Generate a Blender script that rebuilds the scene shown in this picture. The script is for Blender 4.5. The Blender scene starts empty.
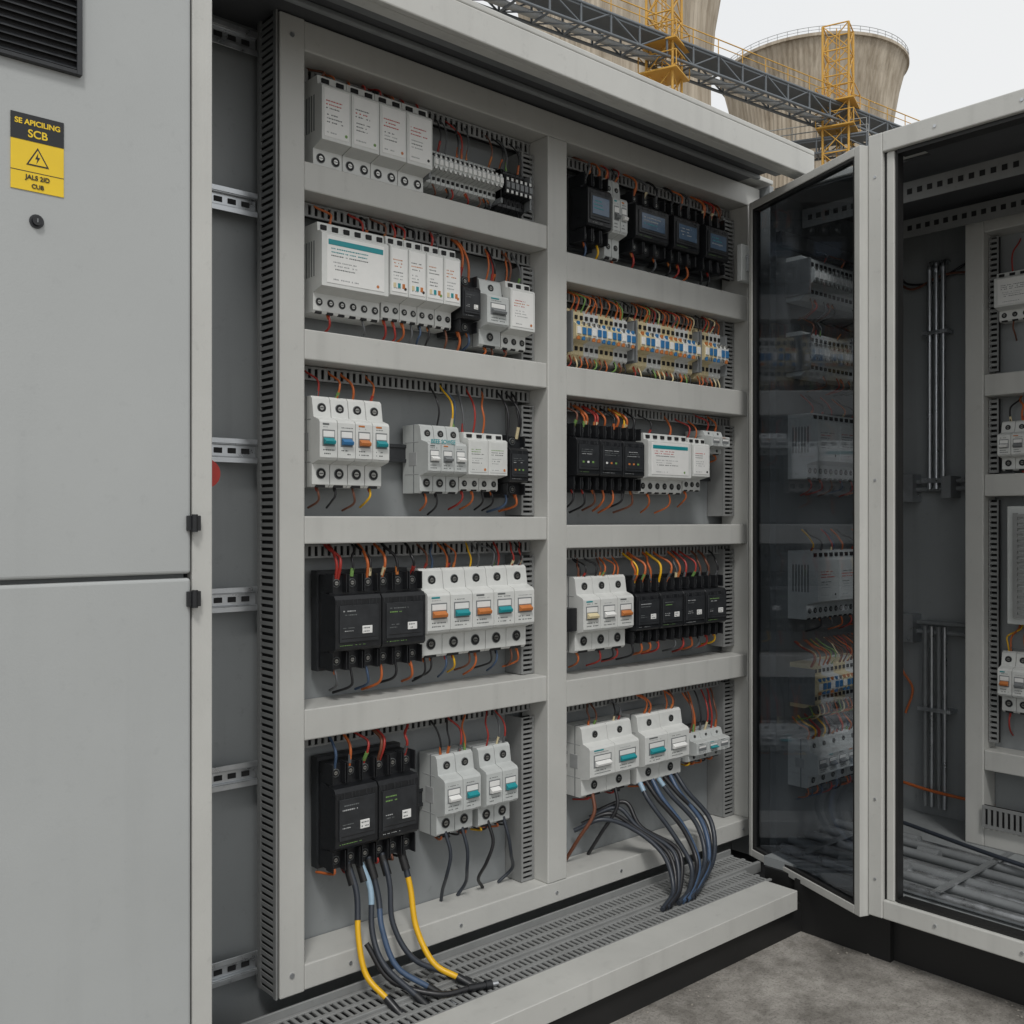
import bpy, math, random
from mathutils import Vector, Matrix
random.seed(11)
CZ=1.13
scene=bpy.context.scene
# ------------------------------------------------------------ materials
MATS={}
def newmat(name):
    m=bpy.data.materials.new(name); m.use_nodes=True
    nt=m.node_tree; b=nt.nodes['Principled BSDF']; return m,nt,b
def paint(name,col,rough=.45,var=.06,bump=.03,scale=4,metal=0,spec=.5,bscale=350,streak=0.0,dirt=0.0):
    m,nt,b=newmat(name); N=nt.nodes; L=nt.links
    tc=N.new('ShaderNodeTexCoord')
    n=N.new('ShaderNodeTexNoise'); n.inputs['Scale'].default_value=scale; n.inputs['Detail'].default_value=4; n.inputs['Roughness'].default_value=.62
    L.new(tc.outputs['Object'],n.inputs['Vector'])
    r=N.new('ShaderNodeMapRange'); r.inputs['From Min'].default_value=.3; r.inputs['From Max'].default_value=.7
    r.inputs['To Min'].default_value=1-var; r.inputs['To Max'].default_value=1+var
    L.new(n.outputs['Fac'],r.inputs['Value'])
    last=r.outputs['Result']
    def mul(sock):
        nonlocal last
        mu=N.new('ShaderNodeMath'); mu.operation='MULTIPLY'; L.new(last,mu.inputs[0]); L.new(sock,mu.inputs[1]); last=mu.outputs[0]
    if streak>0:
        mp=N.new('ShaderNodeMapping'); mp.inputs['Scale'].default_value=(14,14,.7)
        L.new(tc.outputs['Object'],mp.inputs['Vector'])
        n3=N.new('ShaderNodeTexNoise'); n3.inputs['Scale'].default_value=1.5; n3.inputs['Detail'].default_value=4
        L.new(mp.outputs[0],n3.inputs['Vector'])
        r3=N.new('ShaderNodeMapRange'); r3.inputs['From Min'].default_value=.55; r3.inputs['From Max'].default_value=.8
        r3.inputs['To Min'].default_value=1; r3.inputs['To Max'].default_value=1-streak
        L.new(n3.outputs['Fac'],r3.inputs['Value']); mul(r3.outputs['Result'])
    if dirt>0:
        n4=N.new('ShaderNodeTexNoise'); n4.inputs['Scale'].default_value=38; n4.inputs['Detail'].default_value=5; n4.inputs['Roughness'].default_value=.7
        L.new(tc.outputs['Object'],n4.inputs['Vector'])
        r4=N.new('ShaderNodeMapRange'); r4.inputs['From Min'].default_value=.60; r4.inputs['From Max'].default_value=.72
        r4.inputs['To Min'].default_value=1; r4.inputs['To Max'].default_value=1-dirt
        L.new(n4.outputs['Fac'],r4.inputs['Value']); mul(r4.outputs['Result'])
    v=N.new('ShaderNodeVectorMath'); v.operation='SCALE'; v.inputs[0].default_value=col
    L.new(last,v.inputs['Scale']); L.new(v.outputs[0],b.inputs['Base Color'])
    r2=N.new('ShaderNodeMapRange'); r2.inputs['From Min'].default_value=.3; r2.inputs['From Max'].default_value=.7; r2.inputs['To Min'].default_value=rough-.1; r2.inputs['To Max'].default_value=rough+.12
    L.new(n.outputs['Fac'],r2.inputs['Value']); L.new(r2.outputs['Result'],b.inputs['Roughness'])
    b.inputs['Metallic'].default_value=metal; b.inputs['Specular IOR Level'].default_value=spec
    if bump>0:
        n2=N.new('ShaderNodeTexNoise'); n2.inputs['Scale'].default_value=bscale; n2.inputs['Detail'].default_value=1
        L.new(tc.outputs['Object'],n2.inputs['Vector'])
        bp=N.new('ShaderNodeBump'); bp.inputs['Strength'].default_value=bump; bp.inputs['Distance'].default_value=.002
        L.new(n2.outputs['Fac'],bp.inputs['Height']); L.new(bp.outputs[0],b.inputs['Normal'])
    MATS[name]=m; return m
paint('frame_paint',(.50,.50,.475),.42,.05,.07,5,streak=.12,dirt=.10)
paint('door_paint',(.40,.415,.412),.40,.035,.09,2.5,streak=.05,dirt=.05)
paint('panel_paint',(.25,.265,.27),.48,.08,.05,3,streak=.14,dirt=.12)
paint('panel_paint_shaded',(.17,.18,.185),.48,.08,.05,3,streak=.14,dirt=.12)  # darker copy of panel_paint, interior shade put into the colour
paint('underside_shade',(.07,.073,.078),.55,.1,0,3)  # shade below canopy and cabinet roof, painted as dark sheets
paint('duct_grey',(.23,.235,.232),.5,.10,0,8,dirt=.15)
paint('slot_dark',(.008,.008,.009),.7,.1,0)
paint('zinc',(.52,.54,.56),.34,.12,.05,30,metal=.9,dirt=.2)
paint('white_plastic',(.63,.64,.62),.40,.05,0,30,dirt=.06)
paint('white_plastic_b',(.50,.52,.51),.40,.06,0,30,dirt=.06)
paint('grey_plastic',(.18,.19,.195),.42,.08,0,30)
paint('label_white',(.76,.76,.74),.45,.03,0,40)
paint('black_plastic',(.012,.013,.015),.36,.2,.05,40)
paint('black_plastic_b',(.024,.026,.029),.40,.2,.05,40)
paint('rubber',(.011,.011,.011),.55,.1,0)
paint('teal',(.01,.25,.28),.4,.05,0,40)
paint('blue',(.03,.16,.36),.4,.08,0,40)
paint('blue_screen',(.09,.14,.21),.20,.1,0,40)
paint('orange',(.50,.17,.045),.45,.1,0,40)
paint('red',(.45,.03,.02),.4,.1,0,40)
paint('yellow',(.72,.44,.02),.5,.06,0,30)
paint('cream',(.64,.55,.34),.5,.06,0,30)
paint('green',(.16,.30,.08),.5,.1,0,40)
paint('print_grey',(.12,.13,.13),.6,.1,0,40)
paint('print_light',(.38,.39,.39),.6,.1,0,40)
paint('screw',(.40,.40,.38),.3,.1,0,60,metal=.9)
paint('w_orange',(.48,.12,.03),.42,.1,0,60)
paint('w_red',(.33,.03,.022),.42,.1,0,60)
paint('w_black',(.016,.016,.018),.38,.1,0,60)
paint('w_grey',(.10,.105,.11),.42,.1,0,60)
paint('w_yellow',(.74,.42,.01),.38,.06,0,60)
paint('w_blue',(.05,.085,.15),.4,.1,0,60)
paint('w_lblue',(.28,.40,.50),.4,.1,0,60)
paint('w_slate',(.030,.036,.047),.4,.1,0,60)
paint('w_brown',(.15,.055,.03),.42,.1,0,60)
paint('warn_yellow',(.80,.55,.02),.4,.04,0,20,dirt=.06)
paint('tower_yellow',(.60,.34,.06),.6,.12,0,.5)
paint('steel_far',(.13,.145,.16),.6,.12,0,.5)
paint('steel_light',(.30,.31,.31),.6,.1,0,.5)
paint('stone',(.26,.24,.21),.85,.3,.2,60)
m,nt,b=newmat('tower_concrete'); N=nt.nodes;L=nt.links
tc=N.new('ShaderNodeTexCoord'); mp=N.new('ShaderNodeMapping'); mp.inputs['Scale'].default_value=(.5,.5,.03)
n=N.new('ShaderNodeTexNoise'); n.inputs['Scale'].default_value=1.2; n.inputs['Detail'].default_value=8; n.inputs['Roughness'].default_value=.68
L.new(tc.outputs['Object'],mp.inputs[0]); L.new(mp.outputs[0],n.inputs[0])
cr=N.new('ShaderNodeValToRGB'); cr.color_ramp.elements[0].position=.34; cr.color_ramp.elements[0].color=(.25,.205,.15,1)
cr.color_ramp.elements[1].position=.64; cr.color_ramp.elements[1].color=(.50,.44,.355,1)
L.new(n.outputs['Fac'],cr.inputs[0]); L.new(cr.outputs[0],b.inputs['Base Color']); b.inputs['Roughness'].default_value=.9
MATS['tower_concrete']=m
m,nt,b=newmat('ground_concrete'); N=nt.nodes;L=nt.links
tc=N.new('ShaderNodeTexCoord')
def noise(s,det=8,r=.6):
    n=N.new('ShaderNodeTexNoise'); n.inputs['Scale'].default_value=s; n.inputs['Detail'].default_value=det; n.inputs['Roughness'].default_value=r
    L.new(tc.outputs['Object'],n.inputs[0]); return n
n1=noise(2.6,6,.65); n2=noise(13,7,.74); n3=noise(150,4,.75)
cr=N.new('ShaderNodeValToRGB'); e=cr.color_ramp.elements; e[0].position=.38; e[0].color=(.20,.187,.168,1); e[1].position=.62; e[1].color=(.38,.36,.33,1)
L.new(n1.outputs['Fac'],cr.inputs[0])
cr2=N.new('ShaderNodeValToRGB'); e=cr2.color_ramp.elements; e[0].position=.38; e[0].color=(.5,.49,.47,1); e[1].position=.58; e[1].color=(1.1,1.1,1.1,1)
L.new(n2.outputs['Fac'],cr2.inputs[0])
mx=N.new('ShaderNodeMix'); mx.data_type='RGBA'; mx.blend_type='MULTIPLY'; mx.inputs['Factor'].default_value=.75
L.new(cr.outputs[0],mx.inputs['A']); L.new(cr2.outputs[0],mx.inputs['B'])
cr3=N.new('ShaderNodeValToRGB'); e=cr3.color_ramp.elements; e[0].position=.34; e[0].color=(.35,.35,.35,1); e[1].position=.50; e[1].color=(1,1,1,1)
L.new(n3.outputs['Fac'],cr3.inputs[0])
mx2=N.new('ShaderNodeMix'); mx2.data_type='RGBA'; mx2.blend_type='MULTIPLY'; mx2.inputs['Factor'].default_value=.7
L.new(mx.outputs['Result'],mx2.inputs['A']); L.new(cr3.outputs[0],mx2.inputs['B']); L.new(mx2.outputs['Result'],b.inputs['Base Color'])
b.inputs['Roughness'].default_value=.82
ad=N.new('ShaderNodeMath'); ad.operation='ADD'; L.new(n2.outputs['Fac'],ad.inputs[0]); L.new(n3.outputs['Fac'],ad.inputs[1])
bp=N.new('ShaderNodeBump'); bp.inputs['Strength'].default_value=.6; bp.inputs['Distance'].default_value=.006
L.new(ad.outputs[0],bp.inputs['Height']); L.new(bp.outputs[0],b.inputs['Normal'])
MATS['ground_concrete']=m
m=bpy.data.materials.new('tinted_glass'); m.use_nodes=True; nt=m.node_tree; N=nt.nodes; L=nt.links; N.clear()
out=N.new('ShaderNodeOutputMaterial'); tr=N.new('ShaderNodeBsdfTransparent'); tr.inputs[0].default_value=(.70,.72,.74,1)
gl=N.new('ShaderNodeBsdfGlossy'); gl.inputs['Roughness'].default_value=.03; gl.inputs['Color'].default_value=(.9,.93,1,1)
ge=N.new('ShaderNodeNewGeometry'); ma=N.new('ShaderNodeMath'); ma.operation='MULTIPLY_ADD'; ma.inputs[1].default_value=1/1.5-1.5; ma.inputs[2].default_value=1.5
L.new(ge.outputs['Backfacing'],ma.inputs[0])
fr=N.new('ShaderNodeFresnel'); L.new(ma.outputs[0],fr.inputs['IOR'])
ms=N.new('ShaderNodeMixShader'); L.new(fr.outputs[0],ms.inputs[0]); L.new(tr.outputs[0],ms.inputs[1]); L.new(gl.outputs[0],ms.inputs[2]); L.new(ms.outputs[0],out.inputs[0])
MATS['tinted_glass']=m

# ------------------------------------------------------------ mesh builder
def spline(pts,sub=5):
    P=[Vector(p) for p in pts]
    if len(P)<3: return P
    Q=[2*P[0]-P[1]]+P+[2*P[-1]-P[-2]]; out=[]
    for i in range(1,len(Q)-2):
        a,b,c,d=Q[i-1],Q[i],Q[i+1],Q[i+2]
        for k in range(sub):
            t=k/sub
            out.append(.5*((2*b)+(c-a)*t+(2*a-5*b+4*c-d)*t*t+(3*b-a-3*c+d)*t**3))
    out.append(P[-1]); return out
class MB:
    def __init__(s): s.v=[];s.f=[];s.m=[];s.s=[];s.names=[]
    def mi(s,n):
        if n not in s.names: s.names.append(n)
        return s.names.index(n)
    def add(s,vs,fs,m,sm=False):
        o=len(s.v); s.v+= [tuple(p) for p in vs]; k=s.mi(m)
        for f in fs: s.f.append(tuple(i+o for i in f)); s.m.append(k); s.s.append(sm)
    def box(s,x0,x1,y0,y1,z0,z1,m):
        vs=[(x0,y0,z0),(x1,y0,z0),(x1,y1,z0),(x0,y1,z0),(x0,y0,z1),(x1,y0,z1),(x1,y1,z1),(x0,y1,z1)]
        s.add(vs,[(0,3,2,1),(4,5,6,7),(0,1,5,4),(1,2,6,5),(2,3,7,6),(3,0,4,7)],m)
    def prism(s,poly,x0,x1,m):
        n=len(poly); vs=[(x0,y,z) for y,z in poly]+[(x1,y,z) for y,z in poly]
        fs=[(i,(i+1)%n,(i+1)%n+n,i+n) for i in range(n)]+[tuple(range(n-1,-1,-1)),tuple(range(n,2*n))]
        s.add(vs,fs,m)
    def tube(s,pts,r,m,n=7,sub=5,smooth=True,cap=True):
        P=spline(pts,sub) if sub>0 else [Vector(p) for p in pts]
        rings=[]; up=None
        for i,p in enumerate(P):
            d=(P[min(i+1,len(P)-1)]-P[max(i-1,0)])
            if d.length<1e-9: d=Vector((0,0,1))
            d.normalize()
            if up is None:
                up=Vector((0,0,1)) if abs(d.z)<.9 else Vector((1,0,0))
            a=d.cross(up)
            if a.length<1e-6: a=d.cross(Vector((0,1,0)))
            a.normalize(); b=a.cross(d).normalized(); up=b
            rings.append([p+a*math.cos(2*math.pi*k/n+math.pi/n)*r+b*math.sin(2*math.pi*k/n+math.pi/n)*r for k in range(n)])
        vs=[q for R in rings for q in R]; fs=[]
        for i in range(len(P)-1):
            for k in range(n): fs.append((i*n+k,i*n+(k+1)%n,(i+1)*n+(k+1)%n,(i+1)*n+k))
        s.add(vs,fs,m,smooth)
        if cap: s.add(rings[0],[tuple(range(n))],m); s.add(rings[-1],[tuple(range(n-1,-1,-1))],m)
    def cyl(s,p,q,r,m,n=12): s.tube([p,q],r,m,n,0)
    def obj(s,name,parent=None,bevel=0,mat=None,seg=1):
        me=bpy.data.meshes.new(name); me.from_pydata(s.v,[],s.f); 
        for n in s.names: me.materials.append(MATS[n])
        me.polygons.foreach_set('material_index',s.m); me.polygons.foreach_set('use_smooth',s.s); me.update()
        import bmesh
        bm=bmesh.new(); bm.from_mesh(me); bmesh.ops.recalc_face_normals(bm,faces=bm.faces); bm.to_mesh(me); bm.free()
        o=bpy.data.objects.new(name,me); scene.collection.objects.link(o)
        if mat is not None: o.matrix_world=mat
        if parent: o.parent=parent
        if bevel>0:
            b=o.modifiers.new('bevel','BEVEL'); b.width=bevel; b.segments=seg; b.limit_method='ANGLE'; b.angle_limit=math.radians(50); b.use_clamp_overlap=True
        return o
def empty(name,loc=(0,0,0)):
    e=bpy.data.objects.new(name,None); e.location=loc; e.empty_display_size=.1; scene.collection.objects.link(e); return e
def text(name,body,loc,size,mat,parent=None,rot=(math.radians(90),0,0),align='LEFT',bold=0.0):
    c=bpy.data.curves.new(name,'FONT'); c.body=body; c.size=size; c.align_x=align; c.extrude=.0002; c.offset=bold
    o=bpy.data.objects.new(name,c); o.location=loc; o.rotation_euler=rot; c.materials.append(MATS[mat]); scene.collection.objects.link(o)
    if parent:
        bpy.context.view_layer.update()
        o.parent=parent; o.matrix_parent_inverse=parent.matrix_world.inverted()
    return o
ID=Matrix.Identity(4)
R=random.random
def U(a,b): return a+(b-a)*R()

# ------------------------------------------------------------ devices (local: x right, y back, z up; back at .10 front at 0)
WC=['w_orange','w_orange','w_orange','w_orange','w_red','w_red','w_red','w_black','w_black','w_black','w_brown','w_brown','w_grey','w_blue','w_yellow']
def wires_up(mb,xs,z,h,r=.0027,cols=None,y=.045,keep=.9):
    cols=cols or WC
    for x in xs:
      for rep in range(2 if R()<.3 else 1):
        if R()>keep: continue
        x_=x+(.006 if rep else 0)
        j=U(-.008,.008); k=U(-.022,.022); c=random.choice(cols); yy=y+U(-.008,.004)
        mb.tube([(x_,y,z-.012),(x_+j*.4,yy-.008,z+h*.3),(x_+j,yy,z+h*.62),(x_+k,y+.02,z+h*.9),(x_+k,.085,z+h+.012)],r*U(.85,1.1),c,6,4)
        if R()<.7: mb.cyl((x_,y-.001,z-.006),(x_+j*.3,yy-.006,z+h*.2),r*1.35,random.choice(['cream','orange','w_red','green','w_grey','w_orange']),6)
def wires_dn(mb,xs,z,h,r=.0027,cols=None,y=.05,keep=.88):
    cols=cols or WC
    for x in xs:
        if R()>keep: continue
        j=U(-.008,.008); k=U(-.02,.02); c=random.choice(cols); h2=h*U(.75,1)
        mb.tube([(x,y,z+.01),(x+j*.3,y-.010,z-h2*.35),(x+j,y,z-h2*.7),(x+k,.085,z-h2)],r,c,6,4)
        if R()<.7: mb.cyl((x,y,z+.004),(x+j*.2,y-.006,z-h2*.18),r*1.4,random.choice(['orange','w_orange','w_red','w_black']),6)
def prints(mb,x0,x1,z0,z1,y,rows,cols=('print_grey',)):
    h=(z1-z0)/rows
    for i in range(rows):
        x=x0
        zc=z0+(i+.5)*h
        c=random.choice(cols); xe=x1-(x1-x0)*U(0,.4)
        while x<xe-.002:
            w=min(U(.0012,.0045),xe-x)
            if R()<.85: mb.box(x,x+w,y-.0006,y+.0005,zc-h*.17,zc+h*.17,c)
            x+=w+.0009
def hole(mb,x,y,z,r,screw=True):
    mb.cyl((x,y-.0012,z),(x,y+.004,z),r,'print_grey',14)
    mb.cyl((x,y-.0016,z),(x,y+.004,z),r*.86,'slot_dark',14)
    if screw:
        mb.cyl((x,y-.0021,z),(x,y+.002,z),r*.5,'screw',8)
        mb.box(x-r*.4,x+r*.4,y-.0025,y,z-r*.09,z+r*.09,'slot_dark')
def breaker(x0,x1,z0,z1,n,up=.05,dn=.05,toggles=('teal',),body='white_plastic',mat=ID,name='circuit_breaker',wires=True):
    mb=MB(); w=(x1-x0)/n; H=z1-z0; yb=.10; ym=.032; yf=0
    for i in range(n):
        a=x0+i*w; b=a+w-.0016; c=(a+b)/2
        poly=[(yb,z0),(ym+.006,z0),(ym,z0+.03*H),(ym,z0+.25*H),(yf+.004,z0+.29*H),(yf,z0+.32*H),(yf,z0+.70*H),(yf+.004,z0+.73*H),(ym-.006,z0+.77*H),(ym,z0+.97*H),(ym+.006,z1),(yb,z1)]
        mb.prism(poly,a,b,body)
        mb.box(a-.0003,b+.0004,ym+.022,ym+.026,z0-.001,z1+.001,'grey_plastic')
        rr=min(w*.27,H*.065)
        hole(mb,c,ym,z0+.15*H,rr); hole(mb,c,ym-.003,z0+.87*H,min(w*.24,H*.055))
        mb.box(c-w*.26,c+w*.26,ym+.001,ym+.008,z0-.0008,z0+.055*H,'slot_dark')
        mb.box(c-w*.16,c+w*.16,yf-.0006,yf+.001,z0+.312*H,z0+.320*H,'print_light')
        mb.box(a+w*.14,b-w*.14,yf-.0008,yf+.003,z0+.44*H,z0+.62*H,'grey_plastic')
        mb.box(a+w*.18,b-w*.18,yf-.0014,yf+.003,z0+.54*H,z0+.605*H,'label_white')
        t=toggles[i%len(toggles)]
        if t:
            zt=z0+.455*H
            mb.prism([(yf+.002,zt),(yf-.009,zt+.008*H),(yf-.011,zt+.04*H),(yf+.002,zt+.085*H)],a+w*.2,b-w*.2,t)
        prints(mb,a+w*.18,b-w*.12,z0+.34*H,z0+.42*H,yf,2)
        prints(mb,a+w*.18,b-w*.12,z0+.635*H,z0+.665*H,yf,1,('print_grey','print_light'))
        if R()<.5: mb.box(a+w*.16,b-w*.45,yf-.0007,yf+.001,z0+.67*H,z0+.69*H,random.choice(['orange','print_grey','teal']))
    for zz in (.27,.74): mb.box(x0-.0006,x0+.001,ym+.004,yb-.01,z0+zz*H,z0+zz*H+.002,'print_light')
    mb.box(x0-.0007,x0+.001,.045,.075,z0+.4*H,z0+.6*H,'print_light')
    if wires:
        xs=[x0+(i+.5)*w+U(-.004,.004) for i in range(n)]; 
        if w>.045: xs=[x+q for x in xs for q in (-.01,.01)]
        wires_up(mb,xs,z1,up,keep=.95); wires_dn(mb,xs,z0,dn,keep=.95)
    return mb.obj(name,mat=mat,bevel=.0014)
def module(x0,x1,z0,z1,n,up=.05,dn=.05,stripe=None,cols=('red','print_grey'),mat=ID,name='power_supply_module',plate='label_white',body='white_plastic',sq=None):
    mb=MB(); w=(x1-x0)/n; H=z1-z0; yb=.10; ym=.036; yf=0
    for i in range(n):
        a=x0+i*w; b=a+w-.0016
        poly=[(yb,z0),(ym+.004,z0),(ym,z0+.03*H),(ym,z0+.22*H),(yf,z0+.27*H),(yf,z0+.86*H),(yf+.006,z0+.89*H),(yf+.018,z0+.90*H),(yf+.02,z1),(yb,z1)]
        mb.prism(poly,a,b,body)
        k=max(1,int(round(w/.030)))
        for j in range(k):
            hole(mb,a+(j+.5)*w/k,ym,z0+.125*H,min(w/k*.30,H*.055))
            mb.box(a+(j+.22)*w/k,a+(j+.78)*w/k,ym+.001,ym+.008,z0-.0008,z0+.045*H,'slot_dark')
            mb.box(a+(j+.25)*w/k,a+(j+.75)*w/k,yf+.0155,yf+.02,z0+.915*H,z0+.97*H,'slot_dark')
        mb.box(a+w*.07,b-w*.07,yf-.001,yf+.002,z0+.31*H,z0+.84*H,plate)
        if stripe: mb.box(a+w*.09,b-w*.09,yf-.0018,yf+.002,z0+.74*H,z0+.80*H,stripe)
        prints(mb,a+w*.13,b-w*.16,z0+.60*H,z0+.72*H,yf-.001,3,cols)
        prints(mb,a+w*.16,a+w*.7,z0+.45*H,z0+.57*H,yf-.001,3,('print_grey','print_light'))
        prints(mb,a+w*.16,a+w*.55,z0+.335*H,z0+.38*H,yf-.001,1,('print_light',))
        mb.cyl((b-w*.17,yf-.0015,z0+.36*H),(b-w*.17,yf+.001,z0+.36*H),min(.0035,w*.1),random.choice(['green','orange','slot_dark']),8)
        if sq:
            for q in range(3): mb.box(a+w*(.15+.24*q),a+w*(.30+.24*q),yf-.0018,yf+.002,z0+.36*H,z0+.42*H,sq[q%len(sq)])
    for q in range(6): mb.box(x0-.0008,x0+.002,.03+q*.010,.034+q*.010,z0+.4*H,z0+.8*H,'print_grey')
    xs=[x0+(i+.5)*(x1-x0)/(2*n) for i in range(2*n)]
    wires_up(mb,xs,z1,up); wires_dn(mb,xs,z0,dn)
    return mb.obj(name,mat=mat,bevel=.0014)
def contactor(x0,x1,z0,z1,n,up=.05,dn=.05,mat=ID,name='contactor',face=None,label=True,yf=0):
    mb=MB(); w=(x1-x0)/n; H=z1-z0; W=x1-x0
    B='black_plastic'
    mb.box(x0+.004,x1-.004,.03,.10,z0+.01*H,z0+.99*H,B)
    mb.box(x0,x1,.075,.10,z0-.006,z1+.006,'black_plastic_b')
    for i in range(n):
        a=x0+i*w; b=a+w-.002
        mb.prism([(.06,z0+.19*H),(yf+.006,z0+.21*H),(yf,z0+.24*H),(yf,z0+.74*H),(yf+.006,z0+.78*H),(.06,z0+.80*H)],a+.0006,b-.0006,B)
        mb.box(a+w*.08,b-w*.08,yf-.003,yf+.004,z0+.30*H,z0+.68*H,'black_plastic_b')
        mb.box(a+w*.12,b-w*.12,yf-.0036,yf+.004,z0+.335*H,z0+.345*H,'slot_dark')
        k=3 if w>.07 else 1
        for j in range(k):
            c0=a+w*j/k; c1=a+w*(j+1)/k-.001
            for (za,zb) in ((.0,.19),(.81,1.0)):
                mb.box(c0+.0012,c0+.0038,.012,.04,z0+za*H,z0+zb*H,B); mb.box(c1-.0038,c1-.0012,.012,.04,z0+za*H,z0+zb*H,B)
                zc=z0+(za+zb)/2*H
                hole(mb,(c0+c1)/2,.028,zc,min((c1-c0)*.28,.009))
            for q in range(3): mb.box(c0+.004+q*(c1-c0-.01)/3,c0+.006+q*(c1-c0-.01)/3,yf-.0012,yf+.004,z0+.685*H,z0+.735*H,'black_plastic_b')
        if face:
            mb.box(a+w*.15,b-w*.15,yf-.0045,yf,z0+.38*H,z0+.64*H,face)
            prints(mb,a+w*.2,b-w*.25,z0+.44*H,z0+.60*H,yf-.0045,3,('print_light','teal'))
        if label:
            mb.box(a+w*.55,a+w*.76,yf-.0045,yf,z0+.38*H,z0+.46*H,'label_white')
            prints(mb,a+w*.57,a+w*.74,z0+.385*H,z0+.455*H,yf-.0045,2)
            prints(mb,a+w*.15,a+w*.6,z0+.56*H,z0+.64*H,yf-.003,2,('green','print_grey','print_light'))
            prints(mb,a+w*.15,a+w*.4,z0+.40*H,z0+.46*H,yf-.003,2,('print_grey','print_light'))
        prints(mb,a+w*.1,b-w*.3,z0+.255*H,z0+.275*H,yf,1,('green','print_light'))
        if not label and not face:
            for q in range(3): mb.box(a+w*(.2+.2*q),a+w*(.28+.2*q),yf-.0038,yf,z0+.40*H,z0+.43*H,random.choice(['green','label_white','orange']))
            prints(mb,a+w*.15,a+w*.8,z0+.52*H,z0+.62*H,yf-.003,3,('print_light','print_grey'))
    for q in range(5): mb.box(x0+.003,x0+.006,.035+q*.008,.039+q*.008,z0+.3*H,z0+.7*H,'slot_dark')
    m=max(2,int(W/.036)); xs=[x0+(i+.5)*W/m for i in range(m)]
    wires_up(mb,xs,z1,up,.0034,y=.032,keep=.95); wires_dn(mb,xs,z0,dn,.0032,y=.04)
    return mb.obj(name,mat=mat,bevel=.0016)
def termblock(x0,x1,z0,z1,n,up=.05,dn=.05,scheme='color',mat=ID,name='terminal_block'):
    mb=MB(); w=(x1-x0)/n; H=z1-z0
    for i in range(n):
        a=x0+i*w; b=a+w-.001
        if scheme=='color': body='cream' if (i//3)%2==0 else 'white_plastic'; mid='blue' if i%3 else 'label_white'
        elif scheme=='grey': body='white_plastic_b'; mid='label_white'
        else: body='black_plastic'; mid='grey_plastic'
        mb.prism([(.10,z0),(.05,z0),(.035,z0+.08*H),(.035,z0+.3*H),(.012,z0+.34*H),(.004,z0+.4*H),(.004,z0+.62*H),(.012,z0+.68*H),(.035,z0+.72*H),(.035,z0+.92*H),(.05,z1),(.10,z1)],a,b,body)
        mb.box(a+w*.12,b-w*.12,.001,.006,z0+.44*H,z0+.58*H,mid)
        for zz in (.37,.65,.2,.82):
            y=.006 if zz in(.37,.65) else .034
            mb.box(a+w*.22,b-w*.22,y-.002,y+.003,z0+(zz-.04)*H,z0+(zz+.04)*H,'slot_dark' if zz in(.2,.82) else ('screw' if scheme!='color' else random.choice(['blue','orange','screw'])))
    for e in (x0-.006,x1): mb.box(e,e+.006,.015,.10,z0+.1*H,z1-.1*H,'grey_plastic')
    xs=[x0+(i+.5)*w for i in range(n)]
    col=scheme=='color'
    cols=['w_orange','w_orange','w_red','w_black','w_orange','w_brown','cream','green'] if col else ['w_black','w_grey','w_brown','w_red','w_black']
    wires_up(mb,xs,z1,up,.0023,cols,keep=.95 if col else .3,y=.038); wires_dn(mb,xs,z0,dn,.0023,cols,keep=.95 if col else .5,y=.042)
    return mb.obj(name,mat=mat,bevel=.0007)
def T(z=CZ,x=0,y=0): return Matrix.Translation((x,y,z))
M0=T()

# ---- bay 1
module(1.08,1.369,.745,.937,4,.03,.045,mat=M0,name='circuit_breaker_module')
termblock(1.375,1.586,.775,.865,15,.085,.03,'grey',mat=M0)
termblock(1.592,1.681,.762,.868,6,.08,.03,'black',mat=M0)
module(1.08,1.249,.440,.628,1,.05,.05,stripe='teal',mat=M0,name='power_supply_module',cols=('teal','print_grey'))
module(1.252,1.45,.448,.630,4,.05,.06,mat=M0,name='relay_module',cols=('orange','print_grey'),sq=('cream','teal','orange'))
contactor(1.455,1.512,.445,.580,1,.09,.055,mat=M0,name='relay',label=True)
breaker(1.53,1.60,.420,.584,1,.09,.03,('grey_plastic',),'white_plastic_b',mat=M0,name='relay')
module(1.604,1.686,.422,.586,1,.09,.03,mat=M0,name='relay',cols=('orange','red'))
breaker(1.075,1.251,.070,.263,4,.06,.05,('teal','blue','orange','teal'),mat=M0)
o=breaker(1.355,1.469,.062,.220,3,.10,.05,('label_white','grey_plastic'),'white_plastic_b',mat=M0)
text('printed_name','BEEE SOWEE',(1.362,-.0012,CZ+.1755),.0125,'teal',o,bold=.0003)
module(1.473,1.595,.070,.208,2,.11,.05,mat=M0,name='relay_module',cols=('print_grey','green'),plate='white_plastic')
contactor(1.602,1.665,.062,.208,1,.11,.05,mat=M0,name='relay',label=False)
contactor(1.112,1.350,-.322,-.116,2,.06,.06,mat=M0)
breaker(1.354,1.684,-.318,-.112,5,.06,.06,('orange','teal'),mat=M0)
contactor(1.112,1.331,-.750,-.520,2,.06,.02,mat=M0,face=None)
breaker(1.403,1.512,-.738,-.550,2,.09,.02,('label_white','teal'),'white_plastic_b',mat=M0,wires=True)
breaker(1.528,1.630,-.742,-.550,2,.09,.02,('label_white','teal'),'white_plastic_b',mat=M0,wires=True)
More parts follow.
